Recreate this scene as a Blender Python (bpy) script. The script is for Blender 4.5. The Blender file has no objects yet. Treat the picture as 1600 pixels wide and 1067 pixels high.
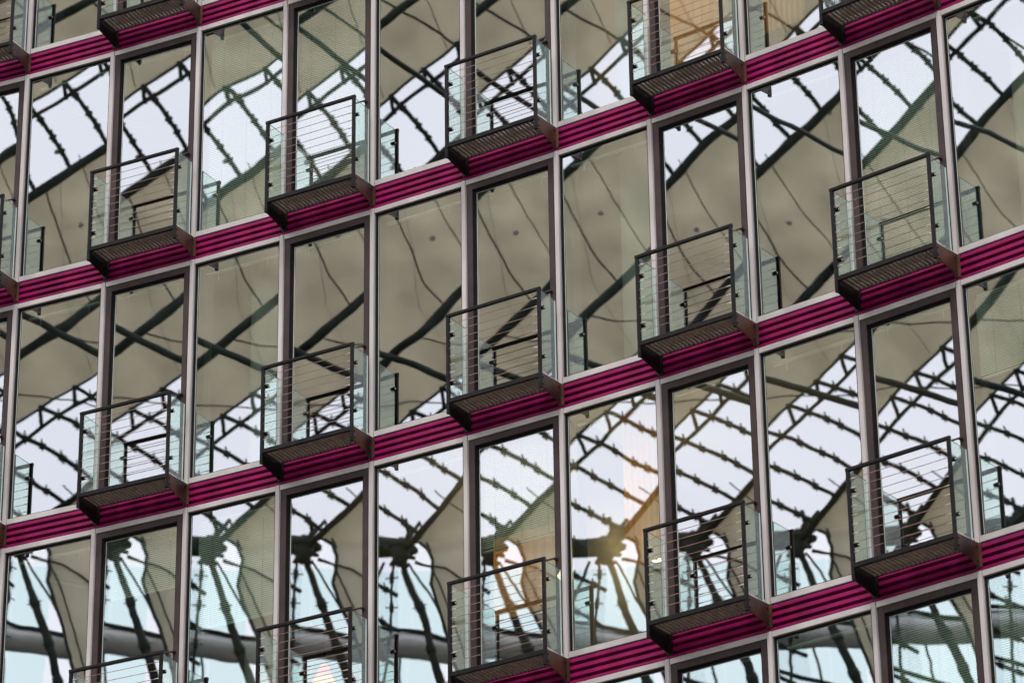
import bpy, math, random
from mathutils import Vector, Matrix
random.seed(7)
sc = bpy.context.scene
col = sc.collection

# ------------------------------------------------------------------ camera
FX, EL, RO = 5930.0, 0.4673052, -0.0142755
cam = bpy.data.cameras.new('camera'); camo = bpy.data.objects.new('camera', cam); col.objects.link(camo)
cam.sensor_width = 36.0; cam.lens = FX / 1600 * 36; cam.clip_start = 0.5; cam.clip_end = 2000
F = Vector((0, math.cos(EL), math.sin(EL))); U = Vector((0, -math.sin(EL), math.cos(EL))); R = Vector((1, 0, 0))
cr, sr = math.cos(RO), math.sin(RO)
X = cr * R + sr * U; Y = -sr * R + cr * U; Zc = -F
Z0 = 1.7                                        # eye height above the plaza; every height below is measured from the plaza
camo.matrix_world = Matrix(((X.x, Y.x, Zc.x, 0), (X.y, Y.y, Zc.y, 0), (X.z, Y.z, Zc.z, Z0), (0, 0, 0, 1)))
cam.dof.use_dof = True; cam.dof.focus_distance = 40.5; cam.dof.aperture_fstop = 2.5
sc.camera = camo

# ------------------------------------------------------------------ overcast sky and soft sun
SUN_EL, SUN_AZ = math.radians(54), math.radians(200)     # azimuth clockwise from +Y: behind and to the left of the camera
w = bpy.data.worlds.new('World'); sc.world = w; w.use_nodes = True
nt = w.node_tree; nt.nodes.clear()
out = nt.nodes.new('ShaderNodeOutputWorld'); bg = nt.nodes.new('ShaderNodeBackground')
sky = nt.nodes.new('ShaderNodeTexSky'); sky.sky_type = 'NISHITA'; sky.sun_disc = False
sky.sun_elevation = SUN_EL; sky.sun_rotation = SUN_AZ; sky.air_density = 1.0; sky.dust_density = 1.5
tc = nt.nodes.new('ShaderNodeTexCoord'); no = nt.nodes.new('ShaderNodeTexNoise')
no.inputs['Scale'].default_value = 3.0; no.inputs['Detail'].default_value = 4
rmp = nt.nodes.new('ShaderNodeValToRGB')
rmp.color_ramp.elements[0].position = .3; rmp.color_ramp.elements[0].color = (12.6, 13.0, 14.0, 1)
rmp.color_ramp.elements[1].position = .7; rmp.color_ramp.elements[1].color = (15.4, 15.3, 15.9, 1)
mx = nt.nodes.new('ShaderNodeMixRGB'); mx.inputs[0].default_value = 0.88
nt.links.new(tc.outputs['Generated'], no.inputs['Vector']); nt.links.new(no.outputs['Fac'], rmp.inputs[0])
nt.links.new(sky.outputs[0], mx.inputs[1]); nt.links.new(rmp.outputs[0], mx.inputs[2])
nt.links.new(mx.outputs[0], bg.inputs[0]); bg.inputs[1].default_value = 0.136
nt.links.new(bg.outputs[0], out.inputs[0])
sun = bpy.data.lights.new('sun', 'SUN'); sun.energy = 1.5; sun.angle = math.radians(12); sun.color = (1, .96, .92)
suno = bpy.data.objects.new('sun', sun); col.objects.link(suno)
sd = Vector((math.sin(SUN_AZ) * math.cos(SUN_EL), math.cos(SUN_AZ) * math.cos(SUN_EL), math.sin(SUN_EL)))
suno.rotation_euler = sd.to_track_quat('Z', 'Y').to_euler()

sc.view_settings.view_transform = 'Standard'; sc.view_settings.look = 'None'
sc.view_settings.exposure = 0.26; sc.view_settings.gamma = 1.0; sc.view_settings.use_curve_mapping = False
sc.render.engine = 'CYCLES'
sc.cycles.max_bounces = 10; sc.cycles.transparent_max_bounces = 24; sc.cycles.glossy_bounces = 5
sc.cycles.caustics_reflective = False; sc.cycles.caustics_refractive = False

# ------------------------------------------------------------------ materials
def newmat(name):
    m = bpy.data.materials.new(name); m.use_nodes = True; m.node_tree.nodes.clear()
    o = m.node_tree.nodes.new('ShaderNodeOutputMaterial'); return m, m.node_tree, o

def grain(t, scale, detail=4, coord='Object', stretch=None, rnd=True):
    """noise in object space, shifted per object so that copies do not repeat"""
    c = t.nodes.new('ShaderNodeTexCoord'); oi = t.nodes.new('ShaderNodeObjectInfo')
    mp = t.nodes.new('ShaderNodeMapping')
    if stretch: mp.inputs['Scale'].default_value = stretch
    ad = t.nodes.new('ShaderNodeVectorMath'); ad.operation = 'ADD'
    ml = t.nodes.new('ShaderNodeVectorMath'); ml.operation = 'SCALE'; ml.inputs[0].default_value = (37.1, 91.7, 53.3)
    t.links.new(oi.outputs['Random'], ml.inputs['Scale'])
    t.links.new(c.outputs[coord], mp.inputs[0]); t.links.new(mp.outputs[0], ad.inputs[0]); t.links.new(ml.outputs[0], ad.inputs[1])
    n = t.nodes.new('ShaderNodeTexNoise'); n.inputs['Scale'].default_value = scale; n.inputs['Detail'].default_value = detail
    t.links.new(ad.outputs[0], n.inputs['Vector']); return n, oi

def ramp(t, src, a, b, p0=.3, p1=.7):
    r = t.nodes.new('ShaderNodeValToRGB'); e = r.color_ramp.elements
    e[0].position = p0; e[0].color = (*a, 1); e[1].position = p1; e[1].color = (*b, 1)
    t.links.new(src, r.inputs[0]); return r

def solid(name, a, b, rough=.5, metal=0., scale=6, stretch=None, bump=0., spec=.5):
    m, t, o = newmat(name); p = t.nodes.new('ShaderNodeBsdfPrincipled')
    n, _ = grain(t, scale, 5, stretch=stretch); r = ramp(t, n.outputs['Fac'], a, b)
    t.links.new(r.outputs[0], p.inputs['Base Color']); p.inputs['Metallic'].default_value = metal
    p.inputs['Specular IOR Level'].default_value = spec
    rr = t.nodes.new('ShaderNodeMapRange'); rr.inputs[3].default_value = rough - .08; rr.inputs[4].default_value = rough + .1
    t.links.new(n.outputs['Fac'], rr.inputs[0]); t.links.new(rr.outputs[0], p.inputs['Roughness'])
    if bump:
        bn = t.nodes.new('ShaderNodeBump'); bn.inputs['Strength'].default_value = bump; bn.inputs['Distance'].default_value = .004
        t.links.new(n.outputs['Fac'], bn.inputs['Height']); t.links.new(bn.outputs[0], p.inputs['Normal'])
    t.links.new(p.outputs[0], o.inputs[0]); return m

M = {}
M['alu'] = solid('pale_anodised_aluminium', (.38, .34, .325), (.54, .49, .47), .42, .1, 3, (1, 1, .35), spec=.3)
M['magenta'] = solid('magenta_painted_metal', (.16, .002, .056), (.29, .006, .098), .42, 0, 2.5, (2.2, 1, .8), spec=.15)
M['brown'] = solid('dark_brown_metal', (.034, .021, .021), (.056, .036, .035), .5, 0, 5, spec=.18)
M['black'] = solid('black_gasket', (.006, .006, .006), (.012, .011, .011), .6, spec=.1)
M['bead'] = solid('pale_glazing_bead', (.42, .43, .40), (.52, .53, .50), .35)
M['steel'] = solid('dark_grey_steel', (.005, .004, .004), (.016, .011, .011), .5, 0, 9, bump=.1, spec=.14)
M['rusty'] = solid('dark_copper_brown_steel', (.010, .006, .005), (.12, .045, .026), .45, 0, 5, (1, 1, .6), .2, spec=.3)
M['grate'] = solid('brown_galvanised_grating', (.17, .125, .095), (.31, .235, .185), .5, 0, 14)
M['wire'] = solid('copper_toned_wire', (.30, .17, .13), (.42, .27, .21), .38, .55, 9)
M['fit'] = solid('bright_wire_fitting', (.60, .47, .38), (.75, .62, .52), .3, .5, 9)
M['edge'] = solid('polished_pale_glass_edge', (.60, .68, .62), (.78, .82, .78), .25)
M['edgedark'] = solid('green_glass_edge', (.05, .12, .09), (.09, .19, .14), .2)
M['blind'] = solid('pale_blind_slat', (.70, .72, .62), (.80, .82, .72), .55)
M['ceil'] = solid('grey_ceiling_plaster', (.26, .26, .24), (.32, .32, .30), .8, scale=1.5)
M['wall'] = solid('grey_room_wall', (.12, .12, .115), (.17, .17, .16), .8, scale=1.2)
M['concrete'] = solid('pale_concrete', (.36, .35, .32), (.46, .45, .41), .8, scale=2)
M['stone'] = solid('plaza_stone', (.12, .115, .105), (.18, .17, .155), .7, scale=.6)
M['truss'] = solid('dark_roof_steel', (.010, .014, .012), (.034, .042, .037), .7, 0, 2, spec=.1)
M['tube'] = solid('grey_roof_tube', (.34, .36, .36), (.46, .48, .48), .35, .4, .8)

# window glass: reflection over a tinted view of the room; every pane has its own slow waviness
def glass(name, refl, tint, rtint, wob, facing=.0):
    m, t, o = newmat(name)
    n, oi = grain(t, 1.35, 1.2, stretch=(1, 1, .62))
    n2, _ = grain(t, 4.2, 1.0, stretch=(.5, 1, 1.5))
    geo = t.nodes.new('ShaderNodeNewGeometry')
    def vs(src, k):
        s = t.nodes.new('ShaderNodeVectorMath'); s.operation = 'SUBTRACT'; s.inputs[1].default_value = (.5, .5, .5)
        q = t.nodes.new('ShaderNodeVectorMath'); q.operation = 'SCALE'
        t.links.new(src, s.inputs[0]); t.links.new(s.outputs[0], q.inputs[0])
        if isinstance(k, float): q.inputs['Scale'].default_value = k
        else: t.links.new(k, q.inputs['Scale'])
        return q.outputs[0]
    # amplitude differs from pane to pane
    pw = t.nodes.new('ShaderNodeMath'); pw.operation = 'POWER'; pw.inputs[1].default_value = 2.2
    fr = t.nodes.new('ShaderNodeMath'); fr.operation = 'MULTIPLY_ADD'; fr.inputs[1].default_value = wob * 3.0; fr.inputs[2].default_value = wob
    sh = t.nodes.new('ShaderNodeMath'); sh.operation = 'FRACT'; mu = t.nodes.new('ShaderNodeMath'); mu.operation = 'MULTIPLY'; mu.inputs[1].default_value = 13.7
    t.links.new(oi.outputs['Random'], mu.inputs[0]); t.links.new(mu.outputs[0], sh.inputs[0]); t.links.new(sh.outputs[0], pw.inputs[0]); t.links.new(pw.outputs[0], fr.inputs[0])
    a = t.nodes.new('ShaderNodeVectorMath'); a.operation = 'ADD'; b = t.nodes.new('ShaderNodeVectorMath'); b.operation = 'ADD'
    c = t.nodes.new('ShaderNodeVectorMath'); c.operation = 'NORMALIZE'
    t.links.new(geo.outputs['Normal'], a.inputs[0]); t.links.new(vs(n.outputs['Color'], fr.outputs[0]), a.inputs[1])
    t.links.new(a.outputs[0], b.inputs[0]); t.links.new(vs(n2.outputs['Color'], wob * .45), b.inputs[1]); t.links.new(b.outputs[0], c.inputs[0])
    g = t.nodes.new('ShaderNodeBsdfGlossy'); g.inputs['Roughness'].default_value = 0.0; g.inputs['Color'].default_value = (*rtint, 1)
    t.links.new(c.outputs[0], g.inputs['Normal'])
    tr = t.nodes.new('ShaderNodeBsdfTransparent'); tr.inputs['Color'].default_value = (*tint, 1)
    mix = t.nodes.new('ShaderNodeMixShader')
    lw = t.nodes.new('ShaderNodeLayerWeight'); lw.inputs[0].default_value = .25
    mr = t.nodes.new('ShaderNodeMath'); mr.operation = 'MULTIPLY_ADD'; mr.inputs[1].default_value = .35; mr.inputs[2].default_value = refl
    t.links.new(lw.outputs['Fresnel'], mr.inputs[0]); t.links.new(mr.outputs[0], mix.inputs[0])
    t.links.new(tr.outputs[0], mix.inputs[1]); t.links.new(g.outputs[0], mix.inputs[2]); t.links.new(mix.outputs[0], o.inputs[0])
    return m
M['pane'] = glass('coated_window_glass', .42, (.74, .89, .78), (.97, .97, .99), .0015)
M['sheet'] = glass('clear_balcony_glass', .10, (.72, .86, .79), (.90, 1, .95), .0005)
m, t, o = newmat('clear_inner_face'); tr = t.nodes.new('ShaderNodeBsdfTransparent'); t.links.new(tr.outputs[0], o.inputs[0]); M['clear'] = m

def glow(name, c, e):
    m, t, o = newmat(name); em = t.nodes.new('ShaderNodeEmission'); em.inputs[0].default_value = (*c, 1); em.inputs[1].default_value = e
    t.links.new(em.outputs[0], o.inputs[0]); return m
M['lamp'] = glow('warm_lamp', (1, .62, .32), 26.0)
M['shade_red'] = glow('red_glass_lit', (1, .10, .02), .7)
M['shade_yellow'] = glow('yellow_glass_lit', (1, .42, .08), .8)

def cloth(name, a, b, trans, scale=1.5):
    m, t, o = newmat(name); n, _ = grain(t, scale, 6); r = ramp(t, n.outputs['Fac'], a, b)
    d = t.nodes.new('ShaderNodeBsdfDiffuse'); tl = t.nodes.new('ShaderNodeBsdfTranslucent'); x = t.nodes.new('ShaderNodeMixShader')
    x.inputs[0].default_value = trans
    t.links.new(r.outputs[0], d.inputs[0]); t.links.new(r.outputs[0], tl.inputs[0]); t.links.new(d.outputs[0], x.inputs[1]); t.links.new(tl.outputs[0], x.inputs[2])
    t.links.new(x.outputs[0], o.inputs[0]); return m
M['fabric'] = cloth('weathered_roof_fabric', (.62, .585, .48), (.82, .78, .66), .55, .7)
M['curtain'] = cloth('amber_curtain', (.62, .37, .17), (.74, .46, .23), .7, 3)
m, t, o = newmat('milky_roof_glass'); tr = t.nodes.new('ShaderNodeBsdfTransparent'); tr.inputs[0].default_value = (.93, .94, .95, 1); t.links.new(tr.outputs[0], o.inputs[0]); M['roofglass'] = m
m, t, o = newmat('green_tinted_roof_glass'); tr = t.nodes.new('ShaderNodeBsdfTransparent'); tr.inputs[0].default_value = (.88, .965, .955, 1); t.links.new(tr.outputs[0], o.inputs[0]); M['greenglass'] = m

# ------------------------------------------------------------------ mesh builder
class MB:
    def __init__(s): s.v = []; s.f = []; s.m = []; s.mats = []; s.sm = []
    def mi(s, m):
        if m not in s.mats: s.mats.append(m)
        return s.mats.index(m)
    def face(s, pts, m, smooth=False):
        k = len(s.v); s.v += [tuple(p) for p in pts]; s.f.append(tuple(range(k, k + len(pts)))); s.m.append(s.mi(m)); s.sm.append(smooth)
    def box(s, x0, x1, y0, y1, z0, z1, m, mats=None):
        k = len(s.v)
        s.v += [(x0, y0, z0), (x1, y0, z0), (x1, y1, z0), (x0, y1, z0), (x0, y0, z1), (x1, y0, z1), (x1, y1, z1), (x0, y1, z1)]
        fs = [(3, 2, 1, 0), (4, 5, 6, 7), (0, 1, 5, 4), (1, 2, 6, 5), (2, 3, 7, 6), (3, 0, 4, 7)]   # bottom top front right back left
        for j, f in enumerate(fs):
            s.f.append(tuple(k + q for q in f)); s.m.append(s.mi(mats[j] if mats else m)); s.sm.append(False)
    def bbox(s, x0, x1, y0, y1, z0, z1, m, b=.004):
        """a box whose four long front/back edges are chamfered (long axis found by size)"""
        d = [x1 - x0, y1 - y0, z1 - z0]; ax = d.index(max(d)); o = [i for i in range(3) if i != ax]
        lo = [x0, y0, z0]; hi = [x1, y1, z1]; a0, a1, c0, c1 = lo[o[0]], hi[o[0]], lo[o[1]], hi[o[1]]
        b = min(b, (a1 - a0) / 3, (c1 - c0) / 3)
        pr = [(a0 + b, c0), (a1 - b, c0), (a1, c0 + b), (a1, c1 - b), (a1 - b, c1), (a0 + b, c1), (a0, c1 - b), (a0, c0 + b)]
        if ax == 1: pr = pr[::-1]
        k = len(s.v)
        for e in (lo[ax], hi[ax]):
            for p in pr:
                q = [0, 0, 0]; q[ax] = e; q[o[0]] = p[0]; q[o[1]] = p[1]; s.v.append(tuple(q))
        n = 8; i = s.mi(m)
        for j in range(n): s.f.append((k + j, k + (j + 1) % n, k + n + (j + 1) % n, k + n + j)); s.m.append(i); s.sm.append(False)
        s.f.append(tuple(k + j for j in reversed(range(n)))); s.f.append(tuple(k + n + j for j in range(n))); s.m += [i, i]; s.sm += [False, False]
    def tube(s, a, b, r, m, n=8, r2=None, cap=True):
        a = Vector(a); b = Vector(b); d = (b - a).normalized(); u = d.orthogonal().normalized(); w_ = d.cross(u); k = len(s.v); r2 = r if r2 is None else r2
        for c, q in ((a, r), (b, r2)):
            for j in range(n):
                an = 2 * math.pi * j / n; s.v.append(tuple(c + q * (math.cos(an) * u + math.sin(an) * w_)))
        i = s.mi(m)
        for j in range(n): s.f.append((k + j, k + (j + 1) % n, k + n + (j + 1) % n, k + n + j)); s.m.append(i); s.sm.append(True)
        if cap:
            s.f.append(tuple(k + j for j in reversed(range(n)))); s.f.append(tuple(k + n + j for j in range(n))); s.m += [i, i]; s.sm += [False, False]
    def path(s, pts, r, m, n=6):
        for a, b in zip(pts[:-1], pts[1:]): s.tube(a, b, r, m, n)
    def plate(s, poly, ax, c0, c1, m):
        """polygon of (p, q) pairs extruded along axis ax between c0 and c1"""
        o = [i for i in range(3) if i != ax]
        def P(p, c): q = [0, 0, 0]; q[ax] = c; q[o[0]] = p[0]; q[o[1]] = p[1]; return tuple(q)
        k = len(s.v); n = len(poly); s.v += [P(p, c0) for p in poly] + [P(p, c1) for p in poly]; i = s.mi(m)
        s.f.append(tuple(k + j for j in reversed(range(n)))); s.f.append(tuple(k + n + j for j in range(n)))
        for j in range(n): s.f.append((k + j, k + (j + 1) % n, k + n + (j + 1) % n, k + n + j))
        s.m += [i] * (n + 2); s.sm += [False] * (n + 2)
    def mesh(s, name):
        me = bpy.data.meshes.new(name); me.from_pydata(s.v, [], s.f); me.update()
        for m in s.mats: me.materials.append(m)
        me.polygons.foreach_set('material_index', s.m); me.polygons.foreach_set('use_smooth', s.sm)
        me.update(); return me

def put(name, me, parent=None, loc=(0, 0, 0), rz=0.0, rx=0.0, ry=0.0, stuff=False):
    o = bpy.data.objects.new(name, me); col.objects.link(o); o.location = loc; o.rotation_euler = (rx, ry, rz)
    if parent: o.parent = parent
    if stuff: o['kind'] = 'stuff'
    return o
def thing(name, label, cat, loc=(0, 0, 0), rz=0.0, group=None, me=None):
    o = bpy.data.objects.new(name, me); col.objects.link(o); o.location = loc; o.rotation_euler = (0, 0, rz)
    o['label'] = label; o['category'] = cat
    if group: o['group'] = group
    return o

# ------------------------------------------------------------------ facade grid: a faceted, concave curved wall
W = 1.15; H = 2.98585; ZB = 19.639 + Z0; KAP = -0.0239866; PHI = -0.5224402
V = {0: Vector((-1.470820, 35.728307, 0))}
for i in range(0, 14):
    a = PHI + KAP * (i + .5); V[i + 1] = V[i] + W * Vector((math.cos(a), math.sin(a), 0))
for i in range(0, -14, -1):
    a = PHI + KAP * (i - .5); V[i - 1] = V[i] - W * Vector((math.cos(a), math.sin(a), 0))
def ang(i): return PHI + KAP * (i + .5)
IMIN, IMAX = -7, 9           # modules i from corner i to corner i+1
KMIN, KMAX = -3, 2           # floor bands k; row k is the glazing hanging below band k
def zk(k): return ZB + k * H
ZS = -(H - .337)             # sill top of a row, relative to its band
ZT = -.062                    # underside of the head

bld = thing('glass_facade_building', 'curved glass facade with magenta floor bands and pale grey window frames behind the balconies', 'building', (0, 0, 0))

# shared meshes in module space: x along the wall 0..W, y into the building, z up, origin at band underside
b = MB()
prof = [(.062, .0), (.012, .0)]
rows_ = []
z = .262
pr = [(.02, .270), (.02, .262)]
for j in range(3):
    pr += [(-.014, .258 - j * .076), (-.014, .258 - j * .076 - .038), (.044, .258 - j * .076 - .042), (.044, .258 - j * .076 - .074)]
pr += [(-.014, .030), (-.014, .004), (.02, .0)]
for (y0, z0), (y1, z1) in zip(pr[:-1], pr[1:]): b.face([(.003, y0, z0), (.003, y1, z1), (W - .003, y1, z1), (W - .003, y0, z0)], M['magenta'])
for xx in (.003, W - .003):
    pts = [(xx, y, q) for y, q in pr] + [(xx, .09, 0), (xx, .09, .27)]
    b.face(pts if xx > .5 else pts[::-1], M['magenta'])
b.face([(.003, .09, .27), (W - .003, .09, .27), (W - .003, .09, 0), (.003, .09, 0)], M['magenta'])
for xx in (.022, W - .022):
    for zz in (.239, .163, .087): b.tube((xx, -.013, zz), (xx, -.017, zz), .006, M['steel'], 6)
band_me = b.mesh('spandrel_panel')
b = MB(); b.bbox(.031, W - .032, -.016, .07, ZT, -.003, M['alu'], .003); head_me = b.mesh('window_head')
b = MB(); b.bbox(.031, W - .032, -.018, .07, ZS - .064, ZS, M['alu'], .003); b.box(.035, W - .035, -.003, .03, ZS - .0675, ZS - .0645, M['black']); sill_me = b.mesh('window_sill')
b = MB(); b.bbox(-.030, .0215, -.020, .10, ZS - .064, -.003, M['alu'], .004); b.bbox(.0225, .0285, -.010, .09, ZS - .064, -.003, M['alu'], .001); mull_me = b.mesh('mullion')

def frame(bm, x0, x1, z0, z1, wd, y0, y1, m, bottom=True):
    bm.bbox(x0, x0 + wd, y0, y1, z0, z1, m, .003); bm.bbox(x1 - wd, x1, y0, y1, z0, z1, m, .003)
    bm.bbox(x0 + wd + .0005, x1 - wd - .0005, y0 + .0003, y1, z1 - wd, z1, m, .003)
    if bottom: bm.bbox(x0 + wd + .0005, x1 - wd - .0005, y0 + .0003, y1, z0, z0 + wd, m, .003)
# fixed light
b = MB(); frame(b, .032, W - .033, ZS + .001, ZT - .001, .018, .006, .06, M['black']); frame(b, .0505, W - .0515, ZS + .0195, ZT - .0195, .008, .028, .06, M['bead']); fixed_me = b.mesh('window')
GX0, GX1, GZ0, GZ1 = .059, W - .060, ZS + .028, ZT - .028
b = MB(); b.box(GX0, GX1, .032, .044, GZ0, GZ1, M['clear'], [M['edgedark'], M['edgedark'], M['pane'], M['edgedark'], M['clear'], M['edgedark']]); fpane_me = b.mesh('pane')
# balcony door: brown frame, black rebate, pale bead
b = MB(); frame(b, .040, W - .041, ZS + .002, ZT - .010, .064, -.008, .07, M['brown']); frame(b, .1045, W - .1055, ZS + .067, ZT - .075, .022, .022, .07, M['black'])
frame(b, .127, W - .128, ZS + .0895, ZT - .0975, .009, .038, .07, M['bead']); door_me = b.mesh('balcony_door')
DX0, DX1, DZ0, DZ1 = .1365, W - .1375, ZS + .099, ZT - .107
b = MB(); b.box(DX0, DX1, .044, .056, DZ0, DZ1, M['clear'], [M['edgedark'], M['edgedark'], M['pane'], M['edgedark'], M['clear'], M['edgedark']]); dpane_me = b.mesh('door_pane')
# handle inside the door edge
b = MB(); b.bbox(W - .105, W - .075, -.04, -.0085, ZS + 1.0, ZS + 1.03, M['brown']); b.bbox(W - .20, W - .075, -.052, -.0405, ZS + 1.005, ZS + 1.025, M['brown']); handle_me = b.mesh('handle')
# blind headrail with its two cords' ends
b = MB(); b.bbox(.10, W - .10, .12, .16, ZT - .10, ZT - .075, M['blind'])
for xx in (.26, W - .26): b.tube((xx, .118, ZT - .10), (xx, .118, ZT - .20), .004, M['blind'], 6)
rail_me = b.mesh('blind_rail')
def blind_mesh(drop):
    b = MB(); zz = ZT - .11; zb = zz - drop
    while zz > zb:
        k = len(b.v); y = .14
        b.face([(.08, y - .006, zz - .010), (W - .08, y - .006, zz - .010), (W - .08, y - .001, zz), (.08, y - .001, zz)], M['blind'])
        b.face([(.08, y - .001, zz), (W - .08, y - .001, zz), (W - .08, y + .006, zz + .009), (.08, y + .006, zz + .009)], M['blind'])
        zz -= .0235
    b.bbox(.10, W - .10, .13, .155, zb - .03, zb - .01, M['blind'])
    for xx in (.26, W * .5, W - .26): b.tube((xx, .124, ZT - .1), (xx, .124, zb - .01), .0022, M['wall'], 4)
    return b.mesh('blind')
blinds = {(-2, 1): 2.4, (-1, 1): 2.4, (5, 0): 2.35, (6, -1): .82, (1, -1): 1.08, (-3, -1): .62, (-2, -1): 1.18, (5, -2): 2.3, (6, -2): 2.35, (4, 1): .5, (-6, 0): 1.2, (8, 0): 1.5, (7, -2): 2.0, (-6, -2): 2.2, (2, 2): 1.3}
bcache = {}

# hand-set leaning of single panes (radians), small as an installer leaves them; the rest is random
lean = {(1, -1): .0016, (2, -1): -.0018, (3, -1): .0006, (4, -1): .0006, (-2, -1): -.0004}
nodes_door = {}
for i in range(IMIN, IMAX + 1):
    a = ang(i); dr = (i % 2 == 1)
    for k in range(KMIN, KMAX + 1):
        L = (V[i].x, V[i].y, zk(k))
        put('spandrel_panel', band_me, bld, L, a)
        put('window_head', head_me, bld, L, a); put('window_sill', sill_me, bld, L, a)
        am = ang(i - .5); 
        put('mullion', mull_me, bld, L, am)
        f = put('balcony_door' if dr else 'window', door_me if dr else fixed_me, bld, L, a)
        la = lean.get((i, k), random.gauss(0, .00040)); lv = {(2, 0): .0048}.get((i, k), random.gauss(0, .00045))
        # the pane pivots on its own middle
        pm = dpane_me if dr else fpane_me
        pn = put('pane', pm, f); cx, cz = W / 2, (ZS + ZT) / 2
        q = Matrix.Rotation(la, 4, 'Z') @ Matrix.Rotation(lv, 4, 'X')
        pn.matrix_local = Matrix.Translation((cx, .038, cz)) @ q @ Matrix.Translation((-cx, -.038, -cz))
        if dr: put('handle', handle_me, f)
        put('blind_rail', rail_me, f)
        if (i, k) in blinds:
            d = blinds[(i, k)]
            if d not in bcache: bcache[d] = blind_mesh(d)
            put('blind', bcache[d], f, stuff=True)

# floors, ceilings, back walls, partitions and round columns of the rooms
DEPTH = 4.2
for k in range(KMIN, KMAX + 2):
    b = MB(); top = zk(k) + .26; bot = zk(k) + .002 if k <= KMAX else zk(k) + .002
    for i in range(IMIN, IMAX + 1):
        a = ang(i); t0 = Vector((-math.sin(ang(i - .5)), math.cos(ang(i - .5)), 0)); t1 = Vector((-math.sin(ang(i + .5)), math.cos(ang(i + .5)), 0))
        A0 = V[i] + t0 * .095; A1 = V[i + 1] + t1 * .095; B0 = V[i] + t0 * DEPTH; B1 = V[i + 1] + t1 * DEPTH
        for zz, fl in ((top, 0), (bot, 1)):
            q = [(A0.x, A0.y, zz), (A1.x, A1.y, zz), (B1.x, B1.y, zz), (B0.x, B0.y, zz)]
            b.face(q[::-1] if fl else q, M['ceil'])
        b.face([(A0.x, A0.y, bot), (A1.x, A1.y, bot), (A1.x, A1.y, top), (A0.x, A0.y, top)], M['ceil'])
        if k > KMIN:
            zl = zk(k - 1) + .26
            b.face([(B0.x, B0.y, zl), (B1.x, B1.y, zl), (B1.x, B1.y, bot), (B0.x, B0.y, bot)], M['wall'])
    put('floor_slab', b.mesh('floor_slab'), bld)
for k in range(KMIN + 1, KMAX + 1):
    for i in range(-6, 9, 4):
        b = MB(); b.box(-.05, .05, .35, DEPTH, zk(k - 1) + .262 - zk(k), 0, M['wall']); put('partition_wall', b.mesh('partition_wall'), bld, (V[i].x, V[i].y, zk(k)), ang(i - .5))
b = MB(); b.tube((0, 0, ZS - .09), (0, 0, 0), .24, M['concrete'], 24, cap=False); colm = b.mesh('round_column')
for i, k in ((-2, 0), (2, 0), (6, 0), (-2, -1), (2, 1), (-6, 0), (6, -1), (-2, -2), (2, -2)):
    a = ang(i); p = V[i] + Vector((math.cos(a), math.sin(a), 0)) * .66 + Vector((-math.sin(a), math.cos(a), 0)) * .62
    put('round_column', colm, bld, (p.x, p.y, zk(k)), a)
# slim ceiling lights (unlit) on the ceilings
b = MB(); b.bbox(0, 1.1, -.04, .04, -.05, 0, M['bead']); b.box(.0, .004, -.042, .042, -.052, -.001, M['blind']); lit_me = b.mesh('ceiling_light')
for i, k in ((-4, 1), (-4, -1), (6, 0), (-4, 2), (3, 2), (0, -2)):
    a = ang(i); p = V[i] + Vector((-math.sin(a), math.cos(a), 0)) * .8
    put('strip_light', lit_me, bld, (p.x, p.y, zk(k) - .002), a + .9)

# amber curtains with a lamp behind them
def module_pt(i, k, x, y, z=0):
    a = ang(i); return V[i] + Vector((math.cos(a), math.sin(a), 0)) * x + Vector((-math.sin(a), math.cos(a), 0)) * y + Vector((0, 0, zk(k) + z))
def curtain(i, k, x0, x1, z0, z1, label):
    b = MB(); n = 26
    for j in range(n):
        xa = x0 + (x1 - x0) * j / n; xb = x0 + (x1 - x0) * (j + 1) / n; ya = .012 * math.sin(j * 1.9); yb = .012 * math.sin((j + 1) * 1.9)
        b.face([(xa, ya, z0), (xb, yb, z0), (xb, yb, z1), (xa, ya, z1)], M['curtain'], True)
    t_ = thing('curtain', label, 'curtain', V[i] + Vector((-math.sin(ang(i)), math.cos(ang(i)), 0)) * .24 + Vector((0, 0, zk(k))), ang(i), 'amber curtains behind the glass', b.mesh('curtain'))
def lamp(i, k, x, y, z, label, s=1.0):
    p = module_pt(i, k, x, y, z)
    t_ = thing('pendant_lamp', label, 'lamp', p, 0)
    b = MB(); b.tube((0, 0, 0), (0, 0, -.16 * s), .05 * s, M['lamp'], 16, .14 * s); put('lamp_shade', b.mesh('lamp_shade'), t_)
    b = MB(); b.tube((0, 0, 0), (0, 0, -z - .004), .006, M['steel'], 6); put('cord', b.mesh('cord'), t_)
curtain(2, -1, .56, 1.10, -1.80, -.1, 'lit amber curtain in the tall window left of the lower right balcony')
curtain(1, -1, .16, 1.02, -2.0, -1.1, 'lit amber curtain under the half lowered blind of the middle balcony door')
curtain(3, 1, .14, 1.02, -2.3, -.1, 'lit amber curtain behind the balcony at the top edge, right of centre')
curtain(4, 1, .10, .62, -2.3, -.1, 'narrow amber curtain in the top window right of the amber lit balcony door')
lamp(2, -1, .45, 1.0, -1.15, 'warm pendant lamp behind the amber curtain in the lower middle window', 1.3)
lamp(1, -1, .12, 1.05, -1.0, 'warm pendant lamp behind the blind of the middle balcony door', 1.3)
lamp(3, 1, .05, 1.0, -1.0, 'warm pendant lamp in the amber room at the top edge', 1.4)
lamp(4, 1, -.3, 1.2, -1.0, 'warm pendant lamp right of the amber room at the top edge', 1.0)
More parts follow.
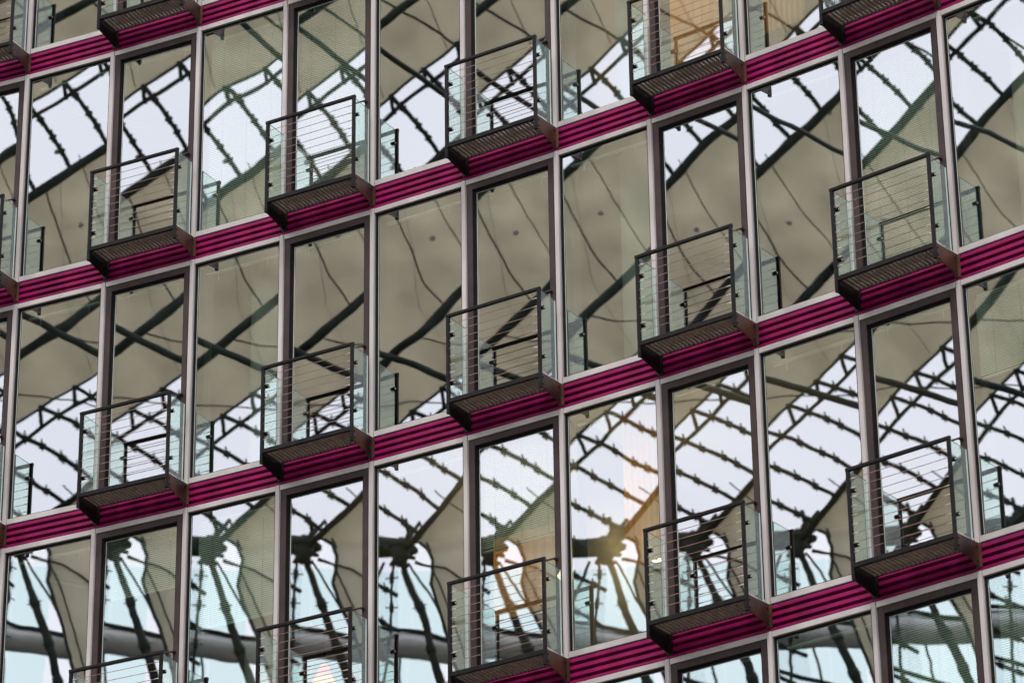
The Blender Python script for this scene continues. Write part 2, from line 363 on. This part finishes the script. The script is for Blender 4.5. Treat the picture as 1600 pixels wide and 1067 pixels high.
# coloured glass lantern behind the lowest balcony left of centre
p = module_pt(-1, -1, .40, .30, -2.30)
t_ = thing('coloured_glass_lantern', 'small lit red and yellow glass lantern behind the bottom balcony left of centre', 'lantern', p, ang(-1))
for j, (c, r0, r1, z0, z1) in enumerate((('shade_red', .04, .10, .30, .16), ('shade_yellow', .10, .16, .16, .02), ('shade_yellow', .16, .07, .02, -.10))):
    b = MB(); b.tube((0, 0, z0), (0, 0, z1), r0, M[c], 6, r1, False)
    put('lantern_glass', b.mesh('lantern_glass'), t_)
b = MB(); b.tube((0, 0, .30), (0, 0, 2.30), .006, M['steel'], 6); b.tube((0, 0, .305), (0, 0, .33), .05, M['steel'], 6); put('hanger', b.mesh('hanger'), t_)

# potted plant on the floor behind the lower right window
p = module_pt(4, -2, .16, .20, .262)
t_ = thing('potted_plant', 'small dark potted plant at the foot of the window left of the lower right balcony', 'plant', p, ang(4))
b = MB(); b.tube((0, 0, 0), (0, 0, .12), .05, M['brown'], 12, .07); put('pot', b.mesh('pot'), t_)
M['leaf'] = solid('dark_green_leaf', (.02, .05, .02), (.05, .10, .035), .5, 0, 9)
lf = MB(); lf.face([(0, 0, 0), (.022, .004, .06), (0, .012, .15), (-.022, .004, .06)], M['leaf']); lf.face([(0, .001, 0), (-.022, .005, .06), (0, .013, .15), (.022, .005, .06)], M['leaf']); leaf_me = lf.mesh('leaf')
for j in range(16): put('leaf', leaf_me, t_, (0, 0, .11), rz=j * 2.4, rx=random.uniform(-.9, .1))

# ------------------------------------------------------------------ balconies
# origin at corner i of the module on the underside of the band, x along wall, -y outward
D = .40; ZF = .235; ZTOP = 1.215
bm_ = {}
b = MB(); b.bbox(.024, 1.166, -D - .018, -D + .018, ZTOP - .036, ZTOP, M['steel'], .005); bm_['top_rail'] = b.mesh('top_rail')
b = MB(); b.bbox(-.017, .017, -.018, .018, .085, ZTOP - .037, M['steel'], .005)
for zz in (.12, .20): b.tube((0, -.018, zz), (0, -.023, zz), .009, M['steel'], 6)
for j in range(9): b.tube((0, -.0175, 1.098 - .0925 * j), (0, -.0215, 1.098 - .0925 * j), .007, M['steel'], 6)
bm_['post'] = b.mesh('post')
b = MB(); b.bbox(.060, 1.130, -D - .012, -D + .016, ZF - .035, ZF + .015, M['steel'], .004); bm_['bottom_rail'] = b.mesh('bottom_rail')
b = MB(); b.tube((.058, 0, 0), (1.132, 0, 0), .0034, M['wire'], 6, cap=False); wire_me = b.mesh('wire')
b = MB(); b.tube((0, 0, 0), (.05, 0, 0), .0058, M['fit'], 8); b.tube((.05, 0, 0), (.064, 0, 0), .0058, M['fit'], 8, .0034); fit_me = b.mesh('wire_fitting')
b = MB()   # side plate: deeper at the wall, bolted to the band
b.plate([(-D - .014, .10), (-D - .014, ZF + .012), (-.026, ZF + .040), (-.026, .045), (-.06, .045)], 0, 0, .010, M['rusty'])
for yy, zz in ((-D + .03, .13), (-D + .03, .205), (-.06, .08), (-.06, .22)): b.tube((-.006, yy, zz), (.016, yy, zz), .011, M['steel'], 6)
b.box(-.03, .04, -.0255, -.0155, .03, .262, M['rusty'])
bm_['side_plate'] = b.mesh('side_plate')
dk = bm_['side_plate'].copy(); dk.materials[0] = M['steel']; bm_['shaded_side_plate'] = dk   # dark steel on the left plates stands in for shade on their inner faces
b = MB()   # grating
x0, x1, y0, y1 = .068, 1.122, -D + .02, -.075
b.box(x0, x1, y0, y0 + .006, ZF - .03, ZF, M['steel']); b.box(x0, x1, y1 - .006, y1, ZF - .03, ZF, M['steel'])
b.box(x0, x0 + .006, y0 + .0065, y1 - .0065, ZF - .03, ZF, M['steel']); b.box(x1 - .006, x1, y0 + .0065, y1 - .0065, ZF - .03, ZF, M['steel'])
n = 23
for j in range(n):
    xx = x0 + .012 + (x1 - x0 - .024) * j / (n - 1); b.box(xx - .0145, xx + .0145, y0 + .0065, y1 - .0065, ZF - .026, ZF - .012, M['grate'])
for j in range(9):
    yy = y0 + .02 + (y1 - y0 - .04) * j / 8; b.box(x0 + .0065, x1 - .0065, yy - .004, yy + .004, ZF - .011, ZF - .005, M['steel'])
bm_['grating'] = b.mesh('grating')
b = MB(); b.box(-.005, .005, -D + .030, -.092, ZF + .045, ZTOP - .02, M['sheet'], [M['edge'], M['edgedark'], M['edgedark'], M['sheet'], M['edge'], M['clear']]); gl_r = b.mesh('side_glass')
b = MB(); b.bbox(-.011, .011, -D + .025, -.088, ZF + .024, ZF + .044, M['fit'], .002); shoe = b.mesh('glass_shoe')
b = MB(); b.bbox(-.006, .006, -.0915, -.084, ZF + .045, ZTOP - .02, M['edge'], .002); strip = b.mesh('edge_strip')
b = MB()
b.bbox(-.012, .012, -D + .018, -D + .050, -.012, .012, M['steel'], .003); b.tube((-.026, -D + .062, 0), (.026, -D + .062, 0), .021, M['steel'], 12); b.tube((-.030, -D + .062, 0), (.030, -D + .062, 0), .008, M['fit'], 8)
bm_['clamp'] = b.mesh('clamp')

def balcony(i, k, label):
    t_ = thing('balcony', label, 'balcony', (V[i].x, V[i].y, zk(k)), ang(i), 'small steel and glass balconies on the facade')
    put('top_rail', bm_['top_rail'], t_); put('bottom_rail', bm_['bottom_rail'], t_)
    for x in (.043, 1.147): put('post', bm_['post'], t_, (x, -D, 0))
    for j in range(9):
        wv = put('wire', wire_me, t_, (0, -D, 1.098 - .0925 * j), ry=random.gauss(0, .0006))
        put('wire_fitting', fit_me, wv, (.061, 0, 0)); put('wire_fitting', fit_me, wv, (1.129, 0, 0), rz=math.pi)
    put('side_plate', bm_['shaded_side_plate'], t_, (.028, 0, 0)); put('side_plate', bm_['side_plate'], t_, (1.152, 0, 0))
    put('grating', bm_['grating'], t_, stuff=True)
    for x in (.048, 1.142):
        g = put('side_glass', gl_r, t_, (x, 0, 0)); put('glass_shoe', shoe, g); put('edge_strip', strip, g)
        for zz in (1.005, .452): put('clamp', bm_['clamp'], t_, (x, 0, zz))
BL = {
 (-5, 1): 'balcony cut by the left edge, higher of the two there, under the top left corner',
 (-3, 1): 'balcony cut by the top edge near the left, only its floor and brackets showing',
 (-5, 0): 'balcony sliver at the left edge, second row, mostly out of view',
 (-3, 0): 'leftmost complete balcony of the upper row, reflections of a pale roof beside it',
 (-1, 0): 'upper row balcony left of centre, fully lowered blinds in the two windows behind it',
 (1, 0): 'upper row balcony just right of centre, white and dark strut reflections behind it',
 (3, 0): 'upper balcony right of centre cut by the top edge, lit amber room behind it',
 (5, 0): 'balcony at the top edge near the right corner, only its floor and brackets showing',
 (-3, -1): 'leftmost balcony of the middle row, white glazing reflections behind it',
 (-1, -1): 'second balcony from the left in the middle row, left of the picture centre',
 (1, -1): 'balcony at the centre of the picture, plain beige reflection behind its wires',
 (3, -1): 'fourth balcony from the left in the middle row, right of the picture centre',
 (5, -1): 'rightmost balcony of the middle row, in front of a door with a lowered blind',
 (-3, -2): 'faint balcony top at the bottom edge near the left',
 (-1, -2): 'balcony cut by the bottom edge left of centre, small red and yellow lantern behind it',
 (1, -2): 'balcony at the bottom edge right of centre, dark fan of roof struts behind it',
 (3, -2): 'lower row balcony right of centre, between an amber curtain and dark hub reflection',
 (5, -2): 'rightmost balcony of the lower row, dark hub reflected low behind its wires',
}
for (i, k), lb in BL.items(): balcony(i, k, lb)
for i, k, lb in ((7, 0, 'balcony out of view beyond the right edge, upper row'), (7, -1, 'balcony out of view beyond the right edge, middle row'), (7, -2, 'balcony out of view beyond the right edge, lower row'),
                 (-1, 1, 'balcony out of view above the top edge left of centre'), (-5, -1, 'balcony out of view beyond the left edge, middle row')): balcony(i, k, lb)

# ------------------------------------------------------------------ plaza and the tent roof that the panes mirror
b = MB(); b.face([(-400, -400, 0), (400, -400, 0), (400, 400, 0), (-400, 400, 0)], M['stone']); g_ = put('plaza', b.mesh('plaza')); g_['kind'] = 'structure'

# the ring of office buildings that closes the forum round the camera, unseen; put in to block low sky light
CEN = Vector((-25.5, -5.9, 0)); fa = math.degrees(math.atan2(V[1].y - CEN.y, V[1].x - CEN.x))
ringb = thing('ring_building', 'dark ring building with pale floor bands across the plaza, out of view', 'building', CEN)
def arc(name, r0, r1, z0, z1, m, a0, a1, n):
    b = MB()
    for j in range(n):
        p = [math.radians(a0 + (a1 - a0) * (j + e) / n) for e in (0, 1)]
        q = [(math.cos(p[0]), math.sin(p[0])), (math.cos(p[1]), math.sin(p[1]))]
        b.face([(q[0][0] * r0, q[0][1] * r0, z0), (q[1][0] * r0, q[1][1] * r0, z0), (q[1][0] * r0, q[1][1] * r0, z1), (q[0][0] * r0, q[0][1] * r0, z1)], m)
        b.face([(q[1][0] * r1, q[1][1] * r1, z0), (q[0][0] * r1, q[0][1] * r1, z0), (q[0][0] * r1, q[0][1] * r1, z1), (q[1][0] * r1, q[1][1] * r1, z1)], m)
        b.face([(q[0][0] * r0, q[0][1] * r0, z1), (q[1][0] * r0, q[1][1] * r0, z1), (q[1][0] * r1, q[1][1] * r1, z1), (q[0][0] * r1, q[0][1] * r1, z1)], m)
        b.face([(q[1][0] * r0, q[1][1] * r0, z0), (q[0][0] * r0, q[0][1] * r0, z0), (q[0][0] * r1, q[0][1] * r1, z0), (q[1][0] * r1, q[1][1] * r1, z0)], m)
    return put(name, b.mesh(name), ringb)
arc('curtain_wall', 60, 66, 0.01, 42.9, M['wall'], fa + 20, fa + 340, 90)
for j in range(15): arc('floor_band', 59.8, 66.2, 2.6 + j * H * .95, 3.0 + j * H * .95, M['alu'], fa + 20, fa + 340, 90)

HUB = Vector((-45.623, 13.115, 37.177 + Z0))
G = Vector((-.89445, -.44716, 0)); T = Vector((-.44716, .89445, 0)); S = Vector((.69755, .34873, .62595)); UP = Vector((0, 0, 1))
NR = T.cross(S).normalized()
if NR.z > 0: NR = -NR           # NR points down into the forum
# roof chart: one unit = 1.566 cm along T (reversed) and 1.767 cm up the slope
def rp(x, y, d=0.0): return HUB - T * (x * .015662) - S * (y * .01767) + NR * d
def vp(x, y, d=0.0): return HUB - T * (x * .015661) - UP * (y * .01706) + (G + UP * .437) * d      # vertical plane through the hub
roof = thing('tent_roof', 'tent roof of beige fabric, glass strips and dark steel struts mirrored in the window panes', 'roof', HUB)
def rput(name, b, stuff=False):
    me = b.mesh(name)
    for v_ in me.vertices: v_.co -= HUB
    me.update(); return put(name, me, roof, stuff=stuff)
def sheet(name, pts, m, th=.02, nrm=None):
    nrm = nrm or NR; b = MB(); A = [Vector(p) for p in pts]; B = [p - nrm * th for p in A]
    b.face(A, m); b.face(B[::-1], m); n = len(A)
    for j in range(n): b.face([A[j], B[j], B[(j + 1) % n], A[(j + 1) % n]], m)
    return rput(name, b)
def L1(x): return -556 - .80 * x
def L2(x): return -699 - .77 * x
def L7(x): return -211 - .82 * x
def L8(x): return -12 - 1.0 * x
def tub(name, pts, r, m=None, n=8):
    b = MB(); b.path(pts, r, m or M['truss'], n); return rput(name, b)
XL, XR = -420, 420
# fabric fields
sheet('fabric_panel', [rp(XL, L2(XL)), rp(XR, L2(XR)), rp(XR, -1500), rp(XL, -1500)], M['fabric'])
sheet('fabric_panel', [rp(XL, L7(XL)), rp(XR, L7(XR)), rp(XR, L1(XR)), rp(XL, L1(XL))], M['fabric'])
# lower fabric field right of the hub, with its scalloped edge
L9 = [(12, -22), (30, -30), (46, -20), (54, 0), (52, 22), (48, 40), (58, 70), (80, 117), (105, 190), (135, 300), (170, 420)]
poly = [vp(x, y) for x, y in L9] + [vp(XR, 420), vp(XR, -40)]
sheet('fabric_panel', [vp(30, -30)] + [vp(x, y) for x, y in L9[2:]] + [vp(XR, 420), vp(XR, -20)], M['fabric'], nrm=G * -1)
sheet('fabric_panel', [rp(18, -30), rp(XR, -20), rp(XR, L8(XR)), ], M['fabric'])
tub('edge_cable', [vp(x, y, -.05) for x, y in L9], .045)
# edge beams
tub('edge_beam', [rp(XL, L1(XL), .12), rp(XR, L1(XR), .12)], .11)
tub('edge_beam', [rp(XL, L2(XL), .1), rp(XR, L2(XR), .1)], .035)
tub('edge_beam', [rp(XL, L2(XL) + 24, .1), rp(XR, L2(XR) + 24, .1)], .05)
tub('edge_beam', [rp(XL, L7(XL), .1), rp(XR, L7(XR), .1)], .035)
tub('edge_beam', [rp(XL, L7(XL) + 34, .1), rp(XR, L7(XR) + 34, .1)], .05)
tub('edge_beam', [rp(4, L8(4), .12), rp(XR, L8(XR), .12)], .085)
# purlins with their glazing clamps, glass between them
def purlin(x0, y0, sl, ftop, fbot, r=.055):
    """from the upper edge to the lower edge of a glass strip"""
    def hit(f, lo=-900, hi=900):
        for _ in range(60):
            m_ = (lo + hi) / 2
            if (y0 + sl * (m_ - x0)) - f(m_) < 0: lo = m_
            else: hi = m_
        return lo
    xa = hit(ftop); xb = hit(fbot)
    if not (-700 < xa < 700 and -700 < xb < 700) or xb <= xa: return None
    P0 = (xa, y0 + sl * (xa - x0)); P1 = (xb, y0 + sl * (xb - x0))
    n = 14; pts = []
    for j in range(n + 1):
        u = j / n; pts.append(rp(P0[0] + (P1[0] - P0[0]) * u, P0[1] + (P1[1] - P0[1]) * u - 5 * math.sin(math.pi * u), .10))
    o = tub('purlin', pts, r, n=8)
    b = MB(); ln = math.hypot(P1[0] - P0[0], P1[1] - P0[1]); m_ = max(2, int(ln / 27))
    for j in range(1, m_):
        u = (j + .15 * random.uniform(-1, 1)) / m_; x = P0[0] + (P1[0] - P0[0]) * u; y = P0[1] + (P1[1] - P0[1]) * u - 5 * math.sin(math.pi * u)
        b.tube(rp(x - 2, y - 9, .06), rp(x + 2, y + 9, .06), .022, M['truss'], 6)
        b.tube(rp(x - 3, y - 1, .1), rp(x + 4, y + 2, .1), .085, M['truss'], 6)
    me = b.mesh('clamp')
    for v_ in me.vertices: v_.co -= HUB
    put('clamp', me, o, stuff=True); return P0, P1
ups = []; los = []
for q in range(-5, 8): ups.append(purlin(-20 + q * 80, -696, 1.15, L2, L1))
for q in range(-7, 7): los.append(purlin(0, -60 - q * 57, .52, L7, (lambda x: L8(x) if x > 0 else 400)))
for grp in (ups, los):
    g2 = [g for g in grp if g]
    g2.sort(key=lambda g: g[0][0])
    for a_, b_ in zip(g2[:-1], g2[1:]):
        sheet('glass_panel', [rp(*a_[0]), rp(*b_[0]), rp(*b_[1]), rp(*a_[1])], M['roofglass'], .012)
    for g in g2:     # short struts from fabric edge to the inner chord
        x, y = g[0]; tub('strut', [rp(x - 2, y - 2, .1), rp(x + 5, y + (32 if grp is los else 24), .1)], .05, n=6)
# fabric struts and cables hanging below the fabric
def V3(x, y, z_): return Vector((x, y, z_ + Z0))
n0 = rp(-26, -308, 2.0)
tub('strut', [rp(-90, -270, 1.0), rp(-50, -305, 1.0), rp(100, -440, 1.0), rp(220, -555, 1.0)], .11)
d4 = Vector((.1, -1.4, -.3)); a4 = V3(-27.4, 22.7, 32.4); tub('strut', [a4 - d4 * 2.2, a4 + d4 * 4.5], .07)
d6 = V3(-22.1, 23.7, 34.9) - V3(-20.4, 26.2, 34.5); a6 = V3(-20.4, 26.2, 34.5); tub('strut', [a6 - d6 * 1.2, a6 + d6 * 2.6], .05)
tub('strut', [rp(-190, -715, 1.5), rp(-40, -810, 1.5), rp(60, -880, 1.5), rp(200, -985, 1.5)], .10)
tub('cable', [rp(-22, -536, .15), rp(30, -430, .15), rp(62, -390, .2)], .022, n=6)
tub('cable', [rp(20, -590, .15), rp(60, -510, .15), rp(110, -430, .15)], .014, n=6)
tub('cable', [rp(10, -345, .3), rp(60, -335, .3), rp(160, -332, .3)], .022, n=6)
tub('cable', [rp(-60, -235, .1), rp(20, -238, .1), rp(160, -230, .1)], .02, n=6)
tub('cable', [rp(-30, -825, .15), rp(60, -775, .15), rp(160, -700, .15)], .03, n=6)
tub('cable', [vp(50, 10, -.1), vp(75, 18, -.1), vp(105, 36, -.1), vp(180, 90, -.1)], .032, n=6)
tub('cable', [vp(50, 14, -.1), vp(72, 60, -.1), vp(100, 120, -.1), vp(128, 210, -.1)], .026, n=6)
for x in range(-400, 401, 92):
    tub('seam', [rp(x - 90, -1400, .01), rp(x + 60, -1050, .01), rp(x + 190, L2(x + 190) - 6, .01)], .014, M['tube'], 5)
for x in range(-330, 401, 110):
    tub('seam', [rp(x, L1(x) + 10, .01), rp(x + 26, (L1(x) + L7(x)) / 2, .01), rp(x + 80, L7(x + 80) - 6, .01)], .007, M['tube'], 5)
tub('cable', [rp(60, -110, .1), rp(120, -60, .1), rp(240, 0, .1)], .018, n=6)
for x, y in ((-12, -588), (118, -640), (40, -486)):
    b = MB(); c_ = rp(x, y, .02); b.tube(c_, c_ + NR * .03, .07, M['tube'], 12, .05); rput('patch', b)
# hub of the mast: drum, collar, node plates and the spokes that fan down from it
b = MB(); c0 = vp(-230, -20, 0); c1 = vp(12, -17, 0); b.tube(c0, c1, .30, M['truss'], 20, .24); b.tube(c1, vp(30, -14), .24, M['truss'], 20, .06); rput('drum', b)
b = MB(); b.tube(vp(0, -14, -.2), vp(4, -32, -.2), .30, M['truss'], 16, .12); b.tube(vp(0, -14, -.2), vp(1, 10, -.2), .30, M['truss'], 16, .12)
for x, y in ((-14, 10), (12, 12), (24, -2), (12, -40), (22, -50)): b.tube(vp(0, -8, -.25), vp(x, y, -.3), .09, M['truss'], 8, .05)
rput('hub', b)
def spoke(x0, y0, x1, y1, r0, r1, d=0.0, sleeves=()):
    b = MB(); a_ = vp(x0, y0, -.1); c_ = vp(x1, y1, d); b.tube(a_, c_, r0, M['truss'], 12, r1); o = rput('spoke', b)
    for u in sleeves:
        b = MB(); q = a_.lerp(c_, u); w_ = (c_ - a_).normalized() * .12; b.tube(q - w_, q + w_, r0 + (r1 - r0) * u + .022, M['truss'], 10)
        side = w_.cross(G).normalized() * .17; b.tube(q - side, q + side, .02, M['truss'], 6)
        me = b.mesh('sleeve')
        for v_ in me.vertices: v_.co -= HUB
        put('sleeve', me, o)
spoke(3, 3, 128, 330, .075, .16, .3, (.22, .42, .60))
spoke(-9, 2, -22, 330, .035, .045, .0, (.08, .22, .40))
spoke(-25, 5, -85, 140, .04, .05, .5)
spoke(14, 6, 74, 102, .03, .03, -.1)
spoke(24, 4, 52, 12, .05, .03, 0)
spoke(14, -34, 34, -58, .05, .05, 0); spoke(34, -58, 52, -14, .03, .03, 0); spoke(14, -40, 8, -62, .06, .05, 0)
# ring truss behind and below the hub
b = MB(); b.tube(vp(-500, 106, 3.2), vp(500, 176, 3.2), .33, M['tube'], 28); rput('ring_tube', b)
b = MB(); b.tube(vp(-500, 42, 3.6), vp(500, 188, 2.4), .06, M['truss'], 10); rput('ring_rod', b)
b = MB(); b.tube(vp(-500, 62, 3.9), vp(500, 182, 2.9), .035, M['truss'], 10); rput('ring_rod', b)
b = MB(); b.tube(vp(-300, 96, 3.4), vp(300, 330, 3.4), .06, M['truss'], 10); rput('ring_rod', b)
b = MB(); b.tube(vp(-300, 330, 3.6), vp(300, 250, 3.6), .05, M['truss'], 10); rput('ring_rod', b)
for x in range(-414, 421, 138):
    b = MB(); b.tube(vp(x, 120 + x * .07, 3.3), vp(x + 30, 330, 3.6), .035, M['truss'], 8); rput('ring_strut', b)
# green tinted glass wall behind the ring truss, and its far band
for q in range(-8, 2):
    x0 = q * 60 + 22; sheet('tinted_glass_panel', [vp(x0 - 59, 20, 5.0), vp(x0, 20, 5.0), vp(x0, 520, 5.0), vp(x0 - 59, 520, 5.0)], M['greenglass'], .02, -G)
